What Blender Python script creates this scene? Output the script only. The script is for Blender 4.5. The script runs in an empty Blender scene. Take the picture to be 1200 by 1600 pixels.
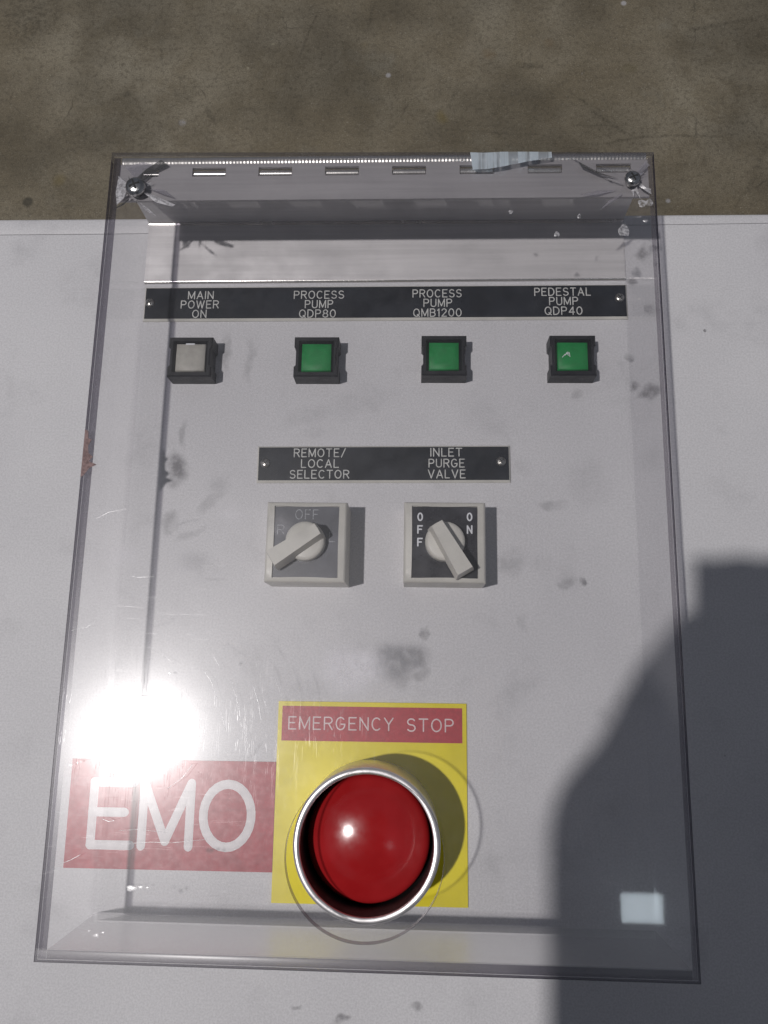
import bpy, bmesh, math, random
from mathutils import Vector, Matrix

random.seed(7)
S = bpy.context.scene
COL = S.collection
Z0 = 0.45                      # height of the cabinet's face above the floor (m)
MM = 0.001

# ------------------------------------------------------------------ camera
def rot_cam(a, b, c):
    return Matrix.Rotation(c, 3, 'Z') @ Matrix.Rotation(a, 3, 'X') @ Matrix.Rotation(b, 3, 'Y')

cam_d = bpy.data.cameras.new('camera')
cam = bpy.data.objects.new('camera', cam_d)
COL.objects.link(cam)
cam_d.sensor_fit = 'VERTICAL'
cam_d.sensor_height = 24.0
cam_d.sensor_width = 18.0
cam_d.lens = 1220.12 / 1600 * 24.0
cam_d.clip_start = 0.005
cam_d.clip_end = 100
M4 = rot_cam(0.20080058, 0.040126, 0.00874903).to_4x4()
M4.translation = Vector((0, 0, Z0 + 0.45))
cam.matrix_world = M4
S.camera = cam

# ------------------------------------------------------------------ world and lamps
wd = bpy.data.worlds.new('World')
S.world = wd
wd.use_nodes = True
bg = wd.node_tree.nodes['Background']
bg.inputs[0].default_value = (0.80, 0.85, 1.0, 1)
bg.inputs[1].default_value = 0.135

def area_lamp(name, loc, target, size, power, color, shape='DISK', size_y=None):
    d = bpy.data.lights.new(name, 'AREA')
    d.shape = shape
    d.size = size
    if size_y:
        d.size_y = size_y
    d.energy = power
    d.color = color
    o = bpy.data.objects.new(name, d)
    COL.objects.link(o)
    o.location = loc
    o.rotation_euler = (Vector(target) - Vector(loc)).to_track_quat('-Z', 'Y').to_euler()
    return o

# high-bay work lamp of the hall, up and to the left
LDIR = Vector((-0.345, -0.085, 1.0))
area_lamp('high_bay_lamp', Vector((-0.10, -0.025, Z0)) + LDIR * 5.0, (-0.02, 0.05, Z0), 0.15, 172, (1.0, 0.965, 0.95))
# a cool roof light farther along the hall; only its mirror image shows in the clear cover
area_lamp('roof_light', Vector((0.104, -0.104, Z0 + 0.062)) + Vector((0.268, -0.268, 1.0)) * 5.0,
          (0.104 + 0.268 * 5.0, -0.104 - 0.268 * 5.0, Z0), 0.26, 1.5, (0.80, 0.92, 1.0), 'RECTANGLE', 0.17)

S.view_settings.view_transform = 'Standard'
S.view_settings.look = 'None'
S.view_settings.exposure = 0.0
S.view_settings.gamma = 1.0
S.render.engine = 'CYCLES'
cy = S.cycles
cy.use_denoising = True
cy.max_bounces = 6
cy.use_adaptive_sampling = True
cy.adaptive_threshold = 0.02
cy.transparent_max_bounces = 40
cy.glossy_bounces = 5
cy.sample_clamp_indirect = 6.0
cy.blur_glossy = 0.3

# ------------------------------------------------------------------ material helpers
class NT:
    def __init__(s, name):
        s.m = bpy.data.materials.new(name)
        s.m.use_nodes = True
        s.t = s.m.node_tree
        s.t.nodes.clear()
        s.out = s.t.nodes.new('ShaderNodeOutputMaterial')
    def n(s, kind, **kw):
        nd = s.t.nodes.new(kind)
        for k, v in kw.items():
            setattr(nd, k, v)
        return nd
    def put(s, sock, v):
        if hasattr(v, 'is_output') or isinstance(v, bpy.types.NodeSocket):
            s.t.links.new(v, sock)
        else:
            sock.default_value = v
    def math(s, op, a, b=None, c=None, clamp=False):
        nd = s.n('ShaderNodeMath', operation=op, use_clamp=clamp)
        s.put(nd.inputs[0], a)
        if b is not None: s.put(nd.inputs[1], b)
        if c is not None: s.put(nd.inputs[2], c)
        return nd.outputs[0]
    def coord(s, scale=(1, 1, 1), rot=(0, 0, 0), loc=(0, 0, 0), src='Object'):
        tc = s.n('ShaderNodeTexCoord')
        mp = s.n('ShaderNodeMapping')
        s.put(mp.inputs['Vector'], tc.outputs[src])
        mp.inputs['Scale'].default_value = scale
        mp.inputs['Rotation'].default_value = rot
        mp.inputs['Location'].default_value = loc
        return mp.outputs[0]
    def noise(s, vec, scale, detail=4, rough=0.55, dist=0.0):
        nd = s.n('ShaderNodeTexNoise')
        s.put(nd.inputs['Vector'], vec)
        nd.inputs['Scale'].default_value = scale
        nd.inputs['Detail'].default_value = detail
        nd.inputs['Roughness'].default_value = rough
        nd.inputs['Distortion'].default_value = dist
        return nd.outputs['Fac']
    def ramp(s, v, lo, hi, a=0.0, b=1.0, smooth=True):
        nd = s.n('ShaderNodeMapRange', interpolation_type='SMOOTHSTEP' if smooth else 'LINEAR')
        s.put(nd.inputs['Value'], v)
        nd.inputs['From Min'].default_value = lo
        nd.inputs['From Max'].default_value = hi
        nd.inputs['To Min'].default_value = a
        nd.inputs['To Max'].default_value = b
        return nd.outputs['Result']
    def mixc(s, f, a, b, mode='MIX'):
        nd = s.n('ShaderNodeMix', data_type='RGBA', blend_type=mode)
        s.put(nd.inputs[0], f)
        s.put(nd.inputs[6], a)
        s.put(nd.inputs[7], b)
        return nd.outputs[2]
    def bump(s, h, strength=0.2, dist=0.001):
        nd = s.n('ShaderNodeBump')
        nd.inputs['Strength'].default_value = strength
        nd.inputs['Distance'].default_value = dist
        s.put(nd.inputs['Height'], h)
        return nd.outputs[0]
    def bsdf(s, color, rough=0.5, metal=0.0, spec=0.5, normal=None):
        nd = s.n('ShaderNodeBsdfPrincipled')
        s.put(nd.inputs['Base Color'], color)
        s.put(nd.inputs['Roughness'], rough)
        s.put(nd.inputs['Metallic'], metal)
        nd.inputs['Specular IOR Level'].default_value = spec
        if normal is not None:
            s.put(nd.inputs['Normal'], normal)
        return nd
    def done(s, sh):
        s.t.links.new(sh, s.out.inputs['Surface'])
        return s.m

def c4(r, g, b):
    return (r, g, b, 1.0)

MAT = {}

def simple(name, col, rough=0.5, metal=0.0, spec=0.5, var=0.12, nscale=60, bump=0.06, bscale=900):
    t = NT(name)
    co = t.coord()
    n = t.noise(co, nscale, 5)
    dark = tuple(c * (1 - var) for c in col)
    lite = tuple(min(1, c * (1 + var)) for c in col)
    cc = t.mixc(t.ramp(n, 0.3, 0.7), c4(*dark), c4(*lite))
    rr = t.ramp(t.noise(co, nscale * 2.3, 4), 0.3, 0.7, max(0.02, rough * 0.85), min(1, rough * 1.15))
    nb = t.bump(t.noise(co, bscale, 3), bump, 0.0006)
    MAT[name] = t.done(t.bsdf(cc, rr, metal, spec, nb).outputs[0])
    return MAT[name]

# painted sheet steel of the cabinet, with the grey smears that lie on it
def panel_paint(name, stains):
    t = NT(name)
    co = t.coord()
    base = t.mixc(t.ramp(t.noise(co, 9, 4), 0.3, 0.7), c4(0.575, 0.568, 0.585), c4(0.622, 0.615, 0.63))
    fine = t.ramp(t.noise(co, 900, 2, .7), 0.32, 0.68, 0.90, 1.06)
    base = t.mixc(1.0, base, fine, 'MULTIPLY')
    warp = t.n('ShaderNodeTexNoise')
    t.put(warp.inputs['Vector'], co)
    warp.inputs['Scale'].default_value = 70
    warp.inputs['Detail'].default_value = 4
    wv = t.n('ShaderNodeVectorMath', operation='MULTIPLY_ADD')
    t.put(wv.inputs[0], warp.outputs['Color'])
    wv.inputs[1].default_value = (0.016, 0.016, 0)
    wv.inputs[2].default_value = (-0.008, -0.008, 0)
    add = t.n('ShaderNodeVectorMath', operation='ADD')
    t.put(add.inputs[0], co)
    t.put(add.inputs[1], wv.outputs[0])
    total = 0.0
    for (x, y, rx, ry, ang, k) in stains:
        mp = t.n('ShaderNodeMapping', vector_type='TEXTURE')
        t.put(mp.inputs['Vector'], add.outputs[0])
        mp.inputs['Location'].default_value = (x * MM, y * MM, 0)
        mp.inputs['Rotation'].default_value = (0, 0, math.radians(ang))
        mp.inputs['Scale'].default_value = (rx * MM, ry * MM, 1)
        ln = t.n('ShaderNodeVectorMath', operation='LENGTH')
        t.put(ln.inputs[0], mp.outputs[0])
        v = t.ramp(ln.outputs['Value'], 0.25, 1.0, k * 1.2, 0.0)
        total = t.math('ADD', v, total) if not isinstance(total, float) else v
    brk = t.ramp(t.noise(co, 130, 4, 0.65), 0.30, 0.62, 0.5, 1.25)
    total = t.math('MULTIPLY', total, brk, clamp=True)
    # thin overall grime
    grime = t.ramp(t.noise(co, 26, 6, 0.65), 0.52, 0.78, 0.0, 0.22)
    total = t.math('ADD', total, grime, clamp=True)
    cc = t.mixc(total, base, c4(0.16, 0.155, 0.165))
    # tiny dark nicks
    vo = t.n('ShaderNodeTexVoronoi')
    t.put(vo.inputs['Vector'], co)
    vo.inputs['Scale'].default_value = 48
    nick = t.math('MULTIPLY', t.ramp(vo.outputs['Distance'], 0.035, 0.06, 1, 0),
                  t.ramp(t.noise(co, 33, 2), 0.60, 0.64))
    cc = t.mixc(t.math('MULTIPLY', nick, 0.7), cc, c4(0.1, 0.1, 0.1))
    nb = t.bump(t.noise(co, 900, 2), 0.05, 0.0004)
    MAT[name] = t.done(t.bsdf(cc, 0.52, 0.0, 0.35, nb).outputs[0])

STAINS = [(-145, 116, 11, 13, 20, .62), (-142, 138, 4, 12, 0, .28), (-146, 84, 7, 8, 0, .34), (-122, 97, 12, 5, 40, .22),
          (-133, 79, 14, 4, 20, .20), (-118, 108, 9, 9, 0, .16), (-120, 190, 5, 18, 0, .26), (-104, 186, 4, 20, 0, .20), (-68, 150, 22, 8, 10, .10),
          (139, 255, 7, 7, 0, .55), (133, 238, 5, 5, 0, .62), (128, 188, 4, 4, 0, .45), (139, 167, 7, 6, 30, .55), (131, 171, 4, 4, 0, .5), (143, 221, 4, 5, 0, .35),
          (84, 50, 8, 4, 0, .26), (94, 50, 3, 3, 0, .5), (55, 62, 9, 12, -30, .22), (78, 96, 12, 3, 0, .24), (60, 30, 4, 8, 20, .15),
          (5.6, 21, 3, 6, 0, .42), (-8, -5, 10, 7, 10, .20), (4, -2, 6, 6, 0, .26), (-38, -177, 6, 3, 10, .55), (-60, -174, 3, 2, 0, .4), (2, -172, 3, 3, 0, .4), (3, 6, 3, 7, 0, .25), (95, 163, 5, 4, 0, .22),
          (-40, 262, 12, 3, 0, .2), (-35, 160, 30, 12, 25, .10), (40, 150, 25, 14, -20, .09), (-60, -10, 18, 9, 0, .08), (100, 110, 16, 22, 0, .10)]
panel_paint('panel_paint', STAINS)
panel_paint('side_paint', [(0, 0, 30, 30, 0, .1)])

# clear acrylic: thin-sheet transmission with a Fresnel reflection from each face
def acrylic(name, tint=0.985, sharp=0.03, haze=0.185, hazemix=0.36, dust=0.007, smudges=(), scratch=0.13, graze=0.96, f0=0.04, veil=0.0):
    t = NT(name)
    co = t.coord()
    lw = t.n('ShaderNodeLayerWeight')
    lw.inputs['Blend'].default_value = 0.5
    f5 = t.math('POWER', lw.outputs['Facing'], 5.0)
    fr = t.math('MULTIPLY_ADD', f5, graze, f0)
    g1 = t.n('ShaderNodeBsdfGlossy')
    g1.inputs['Roughness'].default_value = sharp
    g1.inputs['Color'].default_value = (1, 1, 1, 1)
    g2 = t.n('ShaderNodeBsdfGlossy')
    g2.inputs['Roughness'].default_value = haze
    g2.inputs['Color'].default_value = (1, 1, 1, 1)
    film = None
    if scratch:
        # fine hair scratches in two directions
        s1 = t.noise(t.coord((620, 30, 22), (0, 0, math.radians(14))), 1.0, 2, 0.6, 2.2)
        s2 = t.noise(t.coord((26, 600, 20), (0, 0, math.radians(24))), 1.0, 2, 0.6, 2.2)
        sc = t.math('ADD', t.ramp(s1, .63, .74), t.math('MULTIPLY', t.ramp(s2, .66, .76), .7))
        nb1 = t.bump(sc, scratch, 0.00012)
        t.put(g2.inputs['Normal'], nb1)
        fn = t.noise(co, 120, 4, .75)
        film = t.ramp(fn, .40, .75, dust * .3, dust * 1.5)
        tot = None
        for (x, y, rx, ry, k) in smudges:
            mp = t.n('ShaderNodeMapping', vector_type='TEXTURE')
            t.put(mp.inputs['Vector'], co)
            mp.inputs['Location'].default_value = (x * MM, y * MM, 0)
            mp.inputs['Scale'].default_value = (rx * MM, ry * MM, 1000)
            ln = t.n('ShaderNodeVectorMath', operation='LENGTH')
            t.put(ln.inputs[0], mp.outputs[0])
            v = t.ramp(ln.outputs['Value'], 0.2, 1.0, k, 0)
            tot = v if tot is None else t.math('ADD', tot, v)
        if tot is not None:
            film = t.math('ADD', film, t.math('MULTIPLY', tot, t.ramp(fn, .32, .62, .25, 1)))
    gm = t.n('ShaderNodeMixShader')
    gm.inputs[0].default_value = hazemix
    t.put(gm.inputs[1], g1.outputs[0])
    t.put(gm.inputs[2], g2.outputs[0])
    if veil:
        g3 = t.n('ShaderNodeBsdfGlossy')
        g3.inputs['Roughness'].default_value = 0.38
        gv = t.n('ShaderNodeMixShader')
        gv.inputs[0].default_value = veil
        t.put(gv.inputs[1], gm.outputs[0])
        t.put(gv.inputs[2], g3.outputs[0])
        gm = gv
    tr = t.n('ShaderNodeBsdfTransparent')
    tr.inputs[0].default_value = (tint, tint * 0.998, tint, 1)
    mx = t.n('ShaderNodeMixShader')
    t.put(mx.inputs[0], fr)
    t.put(mx.inputs[1], tr.outputs[0])
    t.put(mx.inputs[2], gm.outputs[0])
    if film is None:
        MAT[name] = t.done(mx.outputs[0])
        return
    df = t.n('ShaderNodeBsdfDiffuse')
    df.inputs['Color'].default_value = (0.82, 0.80, 0.84, 1)
    m2 = t.n('ShaderNodeMixShader')
    t.put(m2.inputs[0], film)
    t.put(m2.inputs[1], mx.outputs[0])
    t.put(m2.inputs[2], df.outputs[0])
    MAT[name] = t.done(m2.outputs[0])

acrylic('acrylic', veil=.36, smudges=[(-33, 0, 18, 15, .42), (-20, 3, 10, 10, .22), (-118, -108, 26, 6, .07), (-150, 55, 14, 9, .10), (-95, 78, 10, 8, .10), (-70, 72, 10, 8, .09),
                            (-120, -15, 55, 30, .05), (70, -70, 18, 26, .05), (88, -92, 14, 16, .05)])
acrylic('acrylic_wall', tint=0.985, scratch=0, hazemix=0.35, haze=.16, graze=.20, f0=.018)

acrylic('acrylic_front', tint=0.93, sharp=.25, scratch=0, hazemix=0.7, haze=.42, graze=.90)

def acrylic_edge(name, clear, tint, body=(.10, .095, .12), rough=.2):
    t = NT(name)
    co = t.coord()
    tr = t.n('ShaderNodeBsdfTransparent')
    tr.inputs[0].default_value = (*tint, 1)
    bs = t.bsdf(c4(*body), rough, 0, .5)
    mx = t.n('ShaderNodeMixShader')
    mx.inputs[0].default_value = 1 - clear
    t.put(mx.inputs[1], tr.outputs[0])
    t.put(mx.inputs[2], bs.outputs[0])
    MAT[name] = t.done(mx.outputs[0])

acrylic_edge('acrylic_edge', 0.5, (0.38, 0.36, 0.42), (.05, .045, .06))
acrylic_edge('acrylic_joint', 0.6, (0.46, 0.44, 0.50), (.05, .047, .058))
acrylic_edge('acrylic_hole_edge', 0.6, (0.75, 0.74, 0.76), (.16, .155, .165))
acrylic_edge('acrylic_joint_pale', 0.72, (0.66, 0.64, 0.68), (.16, .15, .16))
acrylic_edge('crack_film', 0.68, (0.9, 0.89, 0.92), (.40, .39, .41), rough=.12)
acrylic_edge('crack_dark', 0.6, (0.7, 0.7, 0.7), (.12, .12, .12), rough=.2)

def crack_bright(name, lo, hi):
    t = NT(name)
    tr = t.n('ShaderNodeBsdfTransparent')
    gl = t.n('ShaderNodeBsdfGlossy')
    gl.inputs['Roughness'].default_value = .35
    df = t.n('ShaderNodeBsdfDiffuse')
    df.inputs['Color'].default_value = (.92, .90, .92, 1)
    ad = t.n('ShaderNodeMixShader'); ad.inputs[0].default_value = .5
    t.put(ad.inputs[1], gl.outputs[0]); t.put(ad.inputs[2], df.outputs[0])
    mx = t.n('ShaderNodeMixShader')
    t.put(mx.inputs[0], t.ramp(t.noise(t.coord(), 500, 4), .35, .65, lo, hi))
    t.put(mx.inputs[1], tr.outputs[0]); t.put(mx.inputs[2], ad.outputs[0])
    MAT[name] = t.done(mx.outputs[0])
crack_bright('crack_bright', .25, .95)
crack_bright('nick', .05, .55)

simple('black_laminate', (0.014, 0.016, 0.021), 0.36, 0, .35, .35, 40, .05, 1500)
simple('cream_core', (0.60, 0.585, 0.54), 0.55, 0, .4, .08)
simple('engraving', (0.56, 0.56, 0.54), 0.6, 0, .3, .15, 300)
simple('black_plastic', (0.011, 0.011, 0.014), 0.48, 0, .32, .3, 80, .10, 2500)
simple('cream_plastic', (0.56, 0.545, 0.50), 0.42, 0, .45, .06, 50, .06, 1800)
simple('insert_grey', (0.085, 0.088, 0.105), 0.36, 0, .5, .25, 50, .12, 2200)
simple('insert_black', (0.024, 0.024, 0.030), 0.30, 0, .5, .4, 60, .08, 2200)
simple('faded_print', (0.30, 0.31, 0.33), 0.5, 0, .4, .45, 700)
simple('white_print', (0.68, 0.69, 0.72), 0.5, 0, .4, .06)
simple('screw_steel', (0.52, 0.50, 0.47), 0.30, 1.0, .5, .25, 300, .2, 1500)
simple('dark_screw', (0.46, 0.455, 0.45), 0.24, 1.0, .5, .3, 300, .2, 1500)
simple('slot_dark', (0.02, 0.02, 0.02), 0.6)
simple('yellow_laminate', (0.76, 0.64, 0.004), 0.42, 0, .4, .07, 30, .05, 1500)
simple('red_print', (0.42, 0.036, 0.050), 0.5, 0, .4, .12, 400, .1, 1500)
simple('red_label', (0.38, 0.032, 0.050), 0.5, 0, .4, .10, 120, .08, 1500)
simple('label_white', (0.72, 0.68, 0.69), 0.55, 0, .4, .06, 120)
simple('pink_core', (0.74, 0.60, 0.60), 0.6, 0, .3, .1)
simple('shroud_metal', (0.70, 0.685, 0.69), 0.34, 0.85, .5, .08, 60, .05, 900)
simple('shroud_bore_shade', (0.010, 0.009, 0.010), 0.55, 0.0, .5, .2)  # inside of the metal ring, its shade put into the colour as near black
simple('residue', (0.62, 0.58, 0.55), 0.7, 0, .3, .1)
simple('rust_paint', (0.25, 0.175, 0.17), 0.8, 0, .2, .3, 600)

def brushed(name, col, rough, metal, stretch, bump=.12):
    t = NT(name)
    n1 = t.noise(t.coord(stretch), 1.0, 4, .6)
    n2 = t.noise(t.coord(), 22, 5, .65)
    cc = t.mixc(t.ramp(n1, .3, .7), c4(*[c * .92 for c in col]), c4(*[min(1, c * 1.06) for c in col]))
    cc = t.mixc(t.ramp(n2, .55, .8, 0, .35), cc, c4(*[c * .6 for c in col]))
    rr = t.ramp(n2, .3, .7, rough * .85, rough * 1.2)
    MAT[name] = t.done(t.bsdf(cc, rr, metal, .5, t.bump(n1, bump, .0003)).outputs[0])
brushed('bracket_metal', (0.52, 0.505, 0.51), 0.58, 0.25, (9, 300, 300), .02)
brushed('hinge_metal', (0.35, 0.335, 0.345), 0.5, 0.35, (9, 300, 300), .02)
brushed('barrel_metal', (0.60, 0.58, 0.56), 0.24, 0.85, (900, 40, 40), .2)

def lens(name, col, emboss=0.1):
    t = NT(name)
    co = t.coord()
    cc = t.mixc(t.ramp(t.noise(co, 160, 4), .3, .7), c4(*[c * .88 for c in col]), c4(*[c * 1.1 for c in col]))
    b = t.bsdf(cc, .5, 0, .3, t.bump(t.noise(co, 1600, 3), emboss, .0004))
    b.inputs['Subsurface Weight'].default_value = 0.25
    b.inputs['Subsurface Radius'].default_value = (.003, .003, .003)
    b.inputs['Subsurface Scale'].default_value = 0.5
    MAT[name] = t.done(b.outputs[0])
lens('lens_green', (0.006, 0.215, 0.050))
lens('lens_white', (0.40, 0.385, 0.35))

def cap_red():
    t = NT('cap_red')
    co = t.coord()
    cc = t.mixc(t.ramp(t.noise(co, 40, 4), .3, .7), c4(.34, .011, .013), c4(.40, .016, .019))
    b = t.bsdf(cc, t.ramp(t.noise(co, 120, 5), .3, .7, .13, .20), 0, .5, t.bump(t.noise(co, 600, 2), .02, .0003))
    MAT['cap_red'] = t.done(b.outputs[0])
cap_red()

def edge_reflection():  # pale blue stripes that paint a skylight reflection into the colour
    t = NT('reflection_film')
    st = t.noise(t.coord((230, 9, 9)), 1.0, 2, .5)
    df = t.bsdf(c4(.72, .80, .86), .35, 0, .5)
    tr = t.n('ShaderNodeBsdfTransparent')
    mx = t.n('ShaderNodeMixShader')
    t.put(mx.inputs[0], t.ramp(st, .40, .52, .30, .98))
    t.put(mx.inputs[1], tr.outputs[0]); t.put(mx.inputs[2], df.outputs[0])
    MAT['reflection_film'] = t.done(mx.outputs[0])
edge_reflection()

DK = (.045, .038, .028)
FLOOR_MARKS_SHADE = [(-295, 729, 7, 7, 0, .75, (.42, .40, .44)), (162, 809, 26, 7, -12, .6, DK), (227, 759, 30, 3, -40, .5, DK), (272, 720, 55, 3.5, -38, .5, DK),
               (-130, 860, 70, 3, 72, .45, DK), (-50, 885, 34, 3, 80, .4, DK), (420, 868, 70, 5, 8, .45, DK), (295, 800, 16, 12, 0, .4, (.10, .085, .03)),
               (110, 830, 14, 12, 0, .4, (.20, .12, .05)), (190, 840, 12, 10, 0, .35, (.19, .11, .05)), (-375, 772, 9, 8, 0, .6, DK), (-300, 797, 8, 6, 0, .6, DK),
               (-260, 785, 60, 3, 8, .35, DK), (-330, 830, 3, 40, 10, .3, DK), (330, 700, 160, 3, 4, .35, DK), (120, 705, 120, 3, -3, .3, DK),
               (430, 640, 90, 4, 60, .3, DK), (-520, 890, 60, 90, 0, .5, DK), (60, 760, 3, 36, -25, .3, DK), (-215, 812, 3, 3, 0, .8, (.5, .45, .35)), (-180, 850, 4, 3, 0, .7, (.45, .40, .30))]  # the widest dark patch, far left, paints the shade of that corner
def concrete():
    t = NT('concrete')
    co = t.coord()
    big = t.noise(co, 3.2, 6, .6)
    mid = t.noise(co, 17, 6, .65)
    fin = t.noise(co, 170, 5, .7)
    cc = t.mixc(t.ramp(big, .3, .72), c4(0.159, 0.128, 0.088), c4(0.262, 0.227, 0.178))
    cc = t.mixc(t.ramp(mid, .42, .66, 0, .75), cc, c4(0.165, 0.134, 0.093))
    cc = t.mixc(t.ramp(t.noise(co, 8.5, 4, .6), .58, .74, 0, .45), cc, c4(0.268, 0.250, 0.217))
    cc = t.mixc(t.math('MULTIPLY', t.ramp(fin, .46, .66), .6), cc, c4(0.110, 0.091, 0.067))
    cc = t.mixc(t.ramp(t.noise(co, 310, 4, .7), .56, .72, 0, .5), cc, c4(0.390, 0.348, 0.293))
    # hairline cracks
    wn = t.n('ShaderNodeTexNoise'); t.put(wn.inputs['Vector'], co)
    wn.inputs['Scale'].default_value = 6; wn.inputs['Detail'].default_value = 5
    av = t.n('ShaderNodeVectorMath', operation='MULTIPLY_ADD')
    t.put(av.inputs[0], wn.outputs['Color']); av.inputs[1].default_value = (.22, .22, 0); t.put(av.inputs[2], co)
    av2 = t.n('ShaderNodeVectorMath', operation='MULTIPLY_ADD')
    t.put(av2.inputs[0], wn.outputs['Color']); av2.inputs[1].default_value = (.04, .04, 0); av2.inputs[2].default_value = (0, 0, 0); t.put(av2.inputs[2], co)
    vo = t.n('ShaderNodeTexVoronoi', feature='DISTANCE_TO_EDGE')
    t.put(vo.inputs['Vector'], av.outputs[0]); vo.inputs['Scale'].default_value = 4.2
    crk = t.math('MULTIPLY', t.ramp(vo.outputs['Distance'], .0, .007, 1, 0), t.ramp(t.noise(co, 9, 4), .50, .66))
    cc = t.mixc(t.math('MULTIPLY', crk, .5), cc, c4(0.043, 0.037, 0.029))
    # long scuffs
    sf = t.noise(t.coord((3, 120, 1), (0, 0, .5)), 1.0, 3, .6, .4)
    sg = t.noise(t.coord((95, 3, 1), (0, 0, .28)), 1.0, 3, .6, .4)
    cc = t.mixc(t.ramp(sf, .70, .76, 0, .45), cc, c4(0.061, 0.051, 0.041))
    cc = t.mixc(t.ramp(sg, .71, .77, 0, .40), cc, c4(0.061, 0.051, 0.041))
    # paint and grit specks
    v2 = t.n('ShaderNodeTexVoronoi'); t.put(v2.inputs['Vector'], co); v2.inputs['Scale'].default_value = 16
    spk = t.math('MULTIPLY', t.ramp(v2.outputs['Distance'], .05, .085, 1, 0), t.ramp(t.noise(co, 21, 1), .58, .62))
    cc = t.mixc(t.math('MULTIPLY', spk, .8), cc, c4(0.439, 0.415, 0.439))
    v3 = t.n('ShaderNodeTexVoronoi'); t.put(v3.inputs['Vector'], t.coord(loc=(3.3, 1.7, 0))); v3.inputs['Scale'].default_value = 9
    sp2 = t.math('MULTIPLY', t.ramp(v3.outputs['Distance'], .07, .16, 1, 0), t.ramp(t.noise(co, 13, 1), .53, .58))
    cc = t.mixc(t.math('MULTIPLY', sp2, .55), cc, c4(0.177, 0.128, 0.037))
    v4 = t.n('ShaderNodeTexVoronoi'); t.put(v4.inputs['Vector'], t.coord(loc=(1.3, 5.7, 0))); v4.inputs['Scale'].default_value = 12
    sp3 = t.math('MULTIPLY', t.ramp(v4.outputs['Distance'], .06, .11, 1, 0), t.ramp(t.noise(co, 11, 1), .53, .57))
    cc = t.mixc(t.math('MULTIPLY', sp3, .7), cc, c4(0.037, 0.034, 0.027))
    for (x, y, rx, ry, ang, k, col) in FLOOR_MARKS_SHADE:
        mp = t.n('ShaderNodeMapping', vector_type='TEXTURE')
        t.put(mp.inputs['Vector'], av2.outputs[0])
        mp.inputs['Location'].default_value = (x * MM, y * MM, 0)
        mp.inputs['Rotation'].default_value = (0, 0, math.radians(ang))
        mp.inputs['Scale'].default_value = (rx * MM, ry * MM, 1)
        ln = t.n('ShaderNodeVectorMath', operation='LENGTH')
        t.put(ln.inputs[0], mp.outputs[0])
        cc = t.mixc(t.math('MULTIPLY', t.ramp(ln.outputs['Value'], .2, 1.0, k * .75, 0), t.ramp(fin, .35, .6, .3, 1)), cc, c4(*col))
    mot = t.ramp(t.noise(t.coord(loc=(.7, .2, 0)), 5.5, 5, .62), .34, .66, .70, 1.14)
    cc = t.mixc(1.0, cc, mot, 'MULTIPLY')
    cc = t.mixc(1.0, cc, c4(.97, 1.0, .96), 'MULTIPLY')
    grit = t.ramp(t.noise(co, 650, 2, .7), .34, .66, .80, 1.16)
    cc = t.mixc(1.0, cc, grit, 'MULTIPLY')
    h = t.math('ADD', t.math('MULTIPLY', mid, .5), t.math('SUBTRACT', t.math('MULTIPLY', fin, .35), t.math('MULTIPLY', crk, .4)))
    MAT['concrete'] = t.done(t.bsdf(cc, .62, 0, .35, t.bump(h, .45, .003)).outputs[0])
concrete()

# ------------------------------------------------------------------ mesh helpers (input in mm)
def new_obj(name, bm, mat, parent=None, loc=(0, 0, 0), rz=0.0, smooth=None, label=None):
    me = bpy.data.meshes.new(name)
    bmesh.ops.recalc_face_normals(bm, faces=bm.faces)
    bm.to_mesh(me)
    bm.free()
    for v in me.vertices:
        v.co *= MM
    mats = mat if isinstance(mat, (list, tuple)) else [mat]
    for m in mats:
        me.materials.append(MAT[m])
    if smooth is not None:
        for p in me.polygons:
            p.use_smooth = True
        me.set_sharp_from_angle(angle=math.radians(smooth))
    o = bpy.data.objects.new(name, me)
    COL.objects.link(o)
    if parent is not None:
        o.parent = parent
    o.location = Vector(loc) * MM
    o.rotation_euler = (0, 0, rz)
    if label:
        o['label'] = label
    return o

def prism(bm, pts, z0, z1, mi=0):
    a = [bm.verts.new((x, y, z0)) for x, y in pts]
    b = [bm.verts.new((x, y, z1)) for x, y in pts]
    n = len(pts)
    fs = [bm.faces.new(a[::-1]), bm.faces.new(b)]
    for i in range(n):
        fs.append(bm.faces.new((a[i], a[(i + 1) % n], b[(i + 1) % n], b[i])))
    for f in fs:
        f.material_index = mi
    return fs

def box(bm, x0, x1, y0, y1, z0, z1, mi=0):
    return prism(bm, [(x0, y0), (x1, y0), (x1, y1), (x0, y1)], z0, z1, mi)

def bev(bm, w, seg=2, ang=30):
    es = [e for e in bm.edges if len(e.link_faces) == 2 and e.calc_face_angle(0) > math.radians(ang)]
    bmesh.ops.bevel(bm, geom=es, offset=w, segments=seg, affect='EDGES', profile=0.6, clamp_overlap=True)

def loops(bm, rings, close_bottom=True, close_top=True, mi=None):
    """rings: list of equal-length lists of 3-D points, skinned in order"""
    vs = [[bm.verts.new(p) for p in r] for r in rings]
    n = len(vs[0])
    for k in range(len(vs) - 1):
        for i in range(n):
            f = bm.faces.new((vs[k][i], vs[k][(i + 1) % n], vs[k + 1][(i + 1) % n], vs[k + 1][i]))
            if mi: f.material_index = mi[k]
    if close_bottom:
        f = bm.faces.new(vs[0][::-1])
        if mi: f.material_index = mi[0]
    if close_top:
        f = bm.faces.new(vs[-1])
        if mi: f.material_index = mi[-1]

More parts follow.
